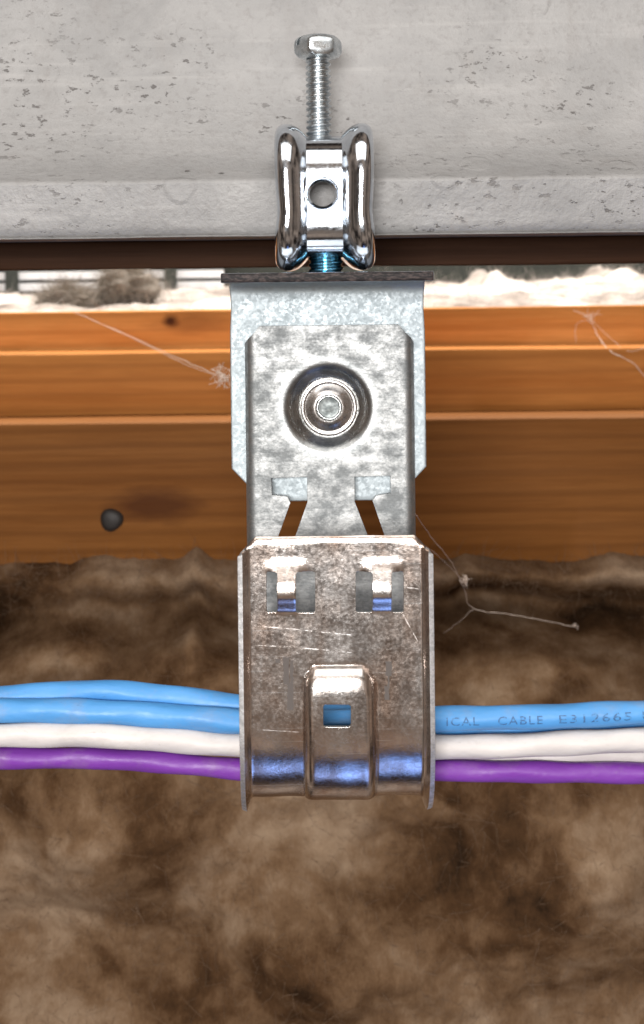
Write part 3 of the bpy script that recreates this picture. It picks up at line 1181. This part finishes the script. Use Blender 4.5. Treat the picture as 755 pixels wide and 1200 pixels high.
# =================================================================== CABLES
def cable(label, pts, rad, mat, seed):
    """pts: (px, py, y)"""
    w = [PV(*p) for p in pts]
    first, last = Vector(w[0]), Vector(w[-1])
    d0 = (first - Vector(w[1])).normalized(); d1 = (last - Vector(w[-2])).normalized()
    w = [tuple(first + d0 * 150 + Vector((0, 6, -9))), tuple(first + d0 * 60 + Vector((0, 1, -1)))] + w + [tuple(last + d1 * 60 + Vector((0, 1, -1))), tuple(last + d1 * 150 + Vector((0, 6, -9)))]
    path = catmull(w, 26)
    seg = 28
    v = []
    L = 0.0
    for i, p in enumerate(path):
        if i: L += (p - path[i - 1]).length
        t = (path[min(i + 1, len(path) - 1)] - path[max(i - 1, 0)]).normalized()
        a = t.cross(Vector((0, 0, 1))).normalized()
        b = a.cross(t)
        for k in range(seg):
            q = 2 * math.pi * k / seg
            # twisted pairs telegraph through the jacket
            r = rad * (1 + 0.038 * math.sin(2 * q + L * 0.36 + seed) + 0.022 * math.sin(4 * q - L * 0.21 + seed * 2)
                       + 0.012 * noise.noise(Vector((L * 0.09, q, seed))))
            v.append(p - a * (math.cos(q) * r) + b * (math.sin(q) * r))
    f = grid_faces(seg, len(path), True)
    f.append(tuple(range(seg))[::-1]); f.append(tuple(range((len(path) - 1) * seg, len(path) * seg)))
    o = build('cable', v, f, mat, sharp=60, origin=tuple(path[len(path) // 2]))
    fix_normals(o.data); shade(o.data, 60)
    tag(o, label, 'cable', 'cables resting in the hook')
    return o, path


blueB, pathB = cable('blue cable with faint printed letters, topmost to one side of the hook',
                     [(-20, 833, -27), (60, 833, -27), (130, 835, -27), (210, 840, -27), (290, 846, -28), (393, 846, -28), (505, 842.5, -28), (580, 841, -28), (660, 839, -28), (775, 834, -28)], 2.75, M['blue'], 0.3)
cable('unprinted blue cable arching up and then passing behind the printed blue cable',
      [(-20, 820, -22), (50, 814, -22), (115, 811, -22), (200, 817, -22), (290, 829, -22), (393, 839, -21), (505, 850, -20), (580, 852, -20), (660, 850.5, -20), (775, 846, -20)], 2.75, M['blue'], 1.9)
cable('white cable lying over the purple cable, in front of the other white one',
      [(-20, 862, -28), (60, 861, -28), (120, 862, -28), (200, 867, -28), (290, 873.5, -27), (393, 875, -27), (505, 875.5, -27), (580, 874.5, -27), (660, 871, -28), (775, 866, -28)], 2.75, M['white'], 3.1)
cable('white cable mostly hidden behind the other white cable',
      [(-20, 856, -20), (60, 856, -20), (200, 863, -20), (290, 869, -20), (393, 876, -20), (505, 881, -20), (580, 884, -20), (660, 885, -20.5), (775, 884, -21)], 2.6, M['white'], 4.4)
cable('purple cable lying lowest in the hook',
      [(-20, 889, -25), (60, 888.5, -25), (120, 889, -25), (200, 894, -25), (290, 902, -25), (393, 904, -25), (505, 903, -25), (580, 904, -25), (660, 905, -25), (775, 906.5, -25)], 2.4, M['purple'], 5.2)


def cable_print():
    words = [('ICAL', 522, 560), ('CABLE', 582, 634), ('E312665', 653, 737), ('U', 750, 760)]
    v_all, f_all = [], []
    for text, p0, p1 in words:
        cu = bpy.data.curves.new('t', 'FONT'); cu.body = text; cu.size = 1.0; cu.resolution_u = 3
        cu.space_character = 1.15
        to = bpy.data.objects.new('t', cu); COL.objects.link(to)
        dg = bpy.context.evaluated_depsgraph_get(); dg.update()
        me = bpy.data.meshes.new_from_object(to.evaluated_get(dg), depsgraph=dg)
        bm = bmesh.new(); bm.from_mesh(me)
        bmesh.ops.triangulate(bm, faces=bm.faces)
        for _ in range(4):
            lo = [e for e in bm.edges if e.calc_length() > 0.16]
            if not lo: break
            bmesh.ops.subdivide_edges(bm, edges=lo, cuts=1)
            bmesh.ops.triangulate(bm, faces=bm.faces)
        xs = [q.co.x for q in bm.verts]
        a, b = min(xs), max(xs)
        x0 = P(p0, 839, -28)[0]; x1 = P(p1, 839, -28)[0]
        base = len(v_all)
        bm.verts.index_update()
        for q in bm.verts:
            X = x0 + (q.co.x - a) / (b - a) * (x1 - x0)
            j = min(range(len(pathB)), key=lambda k: abs(pathB[k].x - X))
            j = max(1, min(len(pathB) - 2, j))
            k2 = j + 1 if X > pathB[j].x else j - 1
            t = (X - pathB[j].x) / (pathB[k2].x - pathB[j].x)
            c = pathB[j].lerp(pathB[k2], t)
            s = (q.co.y * 2.7 - 0.8) / 2.9
            rr = 2.75 * 1.072 + 0.02
            v_all.append((X, c.y - rr * math.cos(s), c.z + rr * math.sin(s)))
        for fc in bm.faces:
            f_all.append(tuple(base + q.index for q in fc.verts))
        bm.free()
        bpy.data.objects.remove(to, do_unlink=True)
    build('printed_letters', v_all, f_all, M['ink'], blueB, smooth=False)


cable_print()


# =================================================================== COBWEBS
def cobweb(label, lines, clumps, base):
    root = thing('cobweb', label, 'cobweb', PV(*base))
    rnd = random.Random(len(label))
    for pts, r in lines:
        path = catmull([PV(*p) for p in pts], 8)
        path = [p + Vector((rnd.gauss(0, .12), rnd.gauss(0, .12), rnd.gauss(0, .12))) for p in path]
        v, f = tube(path, lambda i: 0.6 * r * (0.75 + 0.6 * abs(noise.noise(Vector((i * 0.4, r * 40, 0))))), 5)
        build('strand', v, f, M['cobweb'], root)
    for (px, py, y, s, n) in clumps:
        c = Vector(PV(px, py, y))
        v, f = [], []
        for _ in range(n):
            a = c + Vector((rnd.gauss(0, s), rnd.gauss(0, s), rnd.gauss(0, s)))
            b = c + Vector((rnd.gauss(0, s), rnd.gauss(0, s), rnd.gauss(0, s)))
            m = (a + b) / 2 + Vector((rnd.gauss(0, s * .5), rnd.gauss(0, s * .5), rnd.gauss(0, s * .5)))
            tv, tf = tube(catmull([tuple(a), tuple(m), tuple(b)], 4), 0.085, 4)
            k = len(v)
            v += tv; f += [tuple(i + k for i in q) for q in tf]
        o = build('dust_clump', v, f, M['cobweb'], root)
        tag(o, kind='stuff')


YW = 235
cobweb('long taut cobweb strand ending in a dusty tuft beside the bracket, above the nail head',
       [([(88, 366, 316), (150, 393, 290), (205, 418, 255), (252, 438, 200)], 0.22), ([(88, 366, 316), (160, 399, 290), (225, 430, 225), (262, 442, 190)], 0.16),
        ([(262, 424, 190), (258, 436, 195), (264, 446, 190), (262, 456, 190)], 0.25)], [(260, 441, 192, 2.0, 34)], (88, 366, 316))
cobweb('branching cobweb crossing the orange boards away from the knot',
       [([(672, 364, 314), (690, 372, 312), (700, 392, 308), (716, 412, 286), (745, 428, 282), (770, 462, 280)], 0.26),
        ([(702, 364, 315), (692, 374, 312), (676, 380, 312), (675, 402, 310)], 0.18), ([(690, 372, 312), (722, 402, 300), (738, 412, 286), (760, 406, 286)], 0.13)],
       [(692, 371, 311, 2.0, 8)], (690, 372, 312))
cobweb('sagging forked cobweb from the hook edge across the brown insulation',
       [([(486, 600, 60), (505, 628, 120), (530, 660, 160), (545, 692, 180), (555, 713, 190), (610, 722, 195), (675, 735, 200)], 0.2),
        ([(500, 640, 120), (535, 672, 165), (548, 690, 180)], 0.13), ([(555, 713, 190), (540, 727, 195), (520, 742, 200)], 0.13)],
       [(544, 679, 176, 1.1, 22), (674, 733, 200, 0.6, 8)], (555, 713, 190))
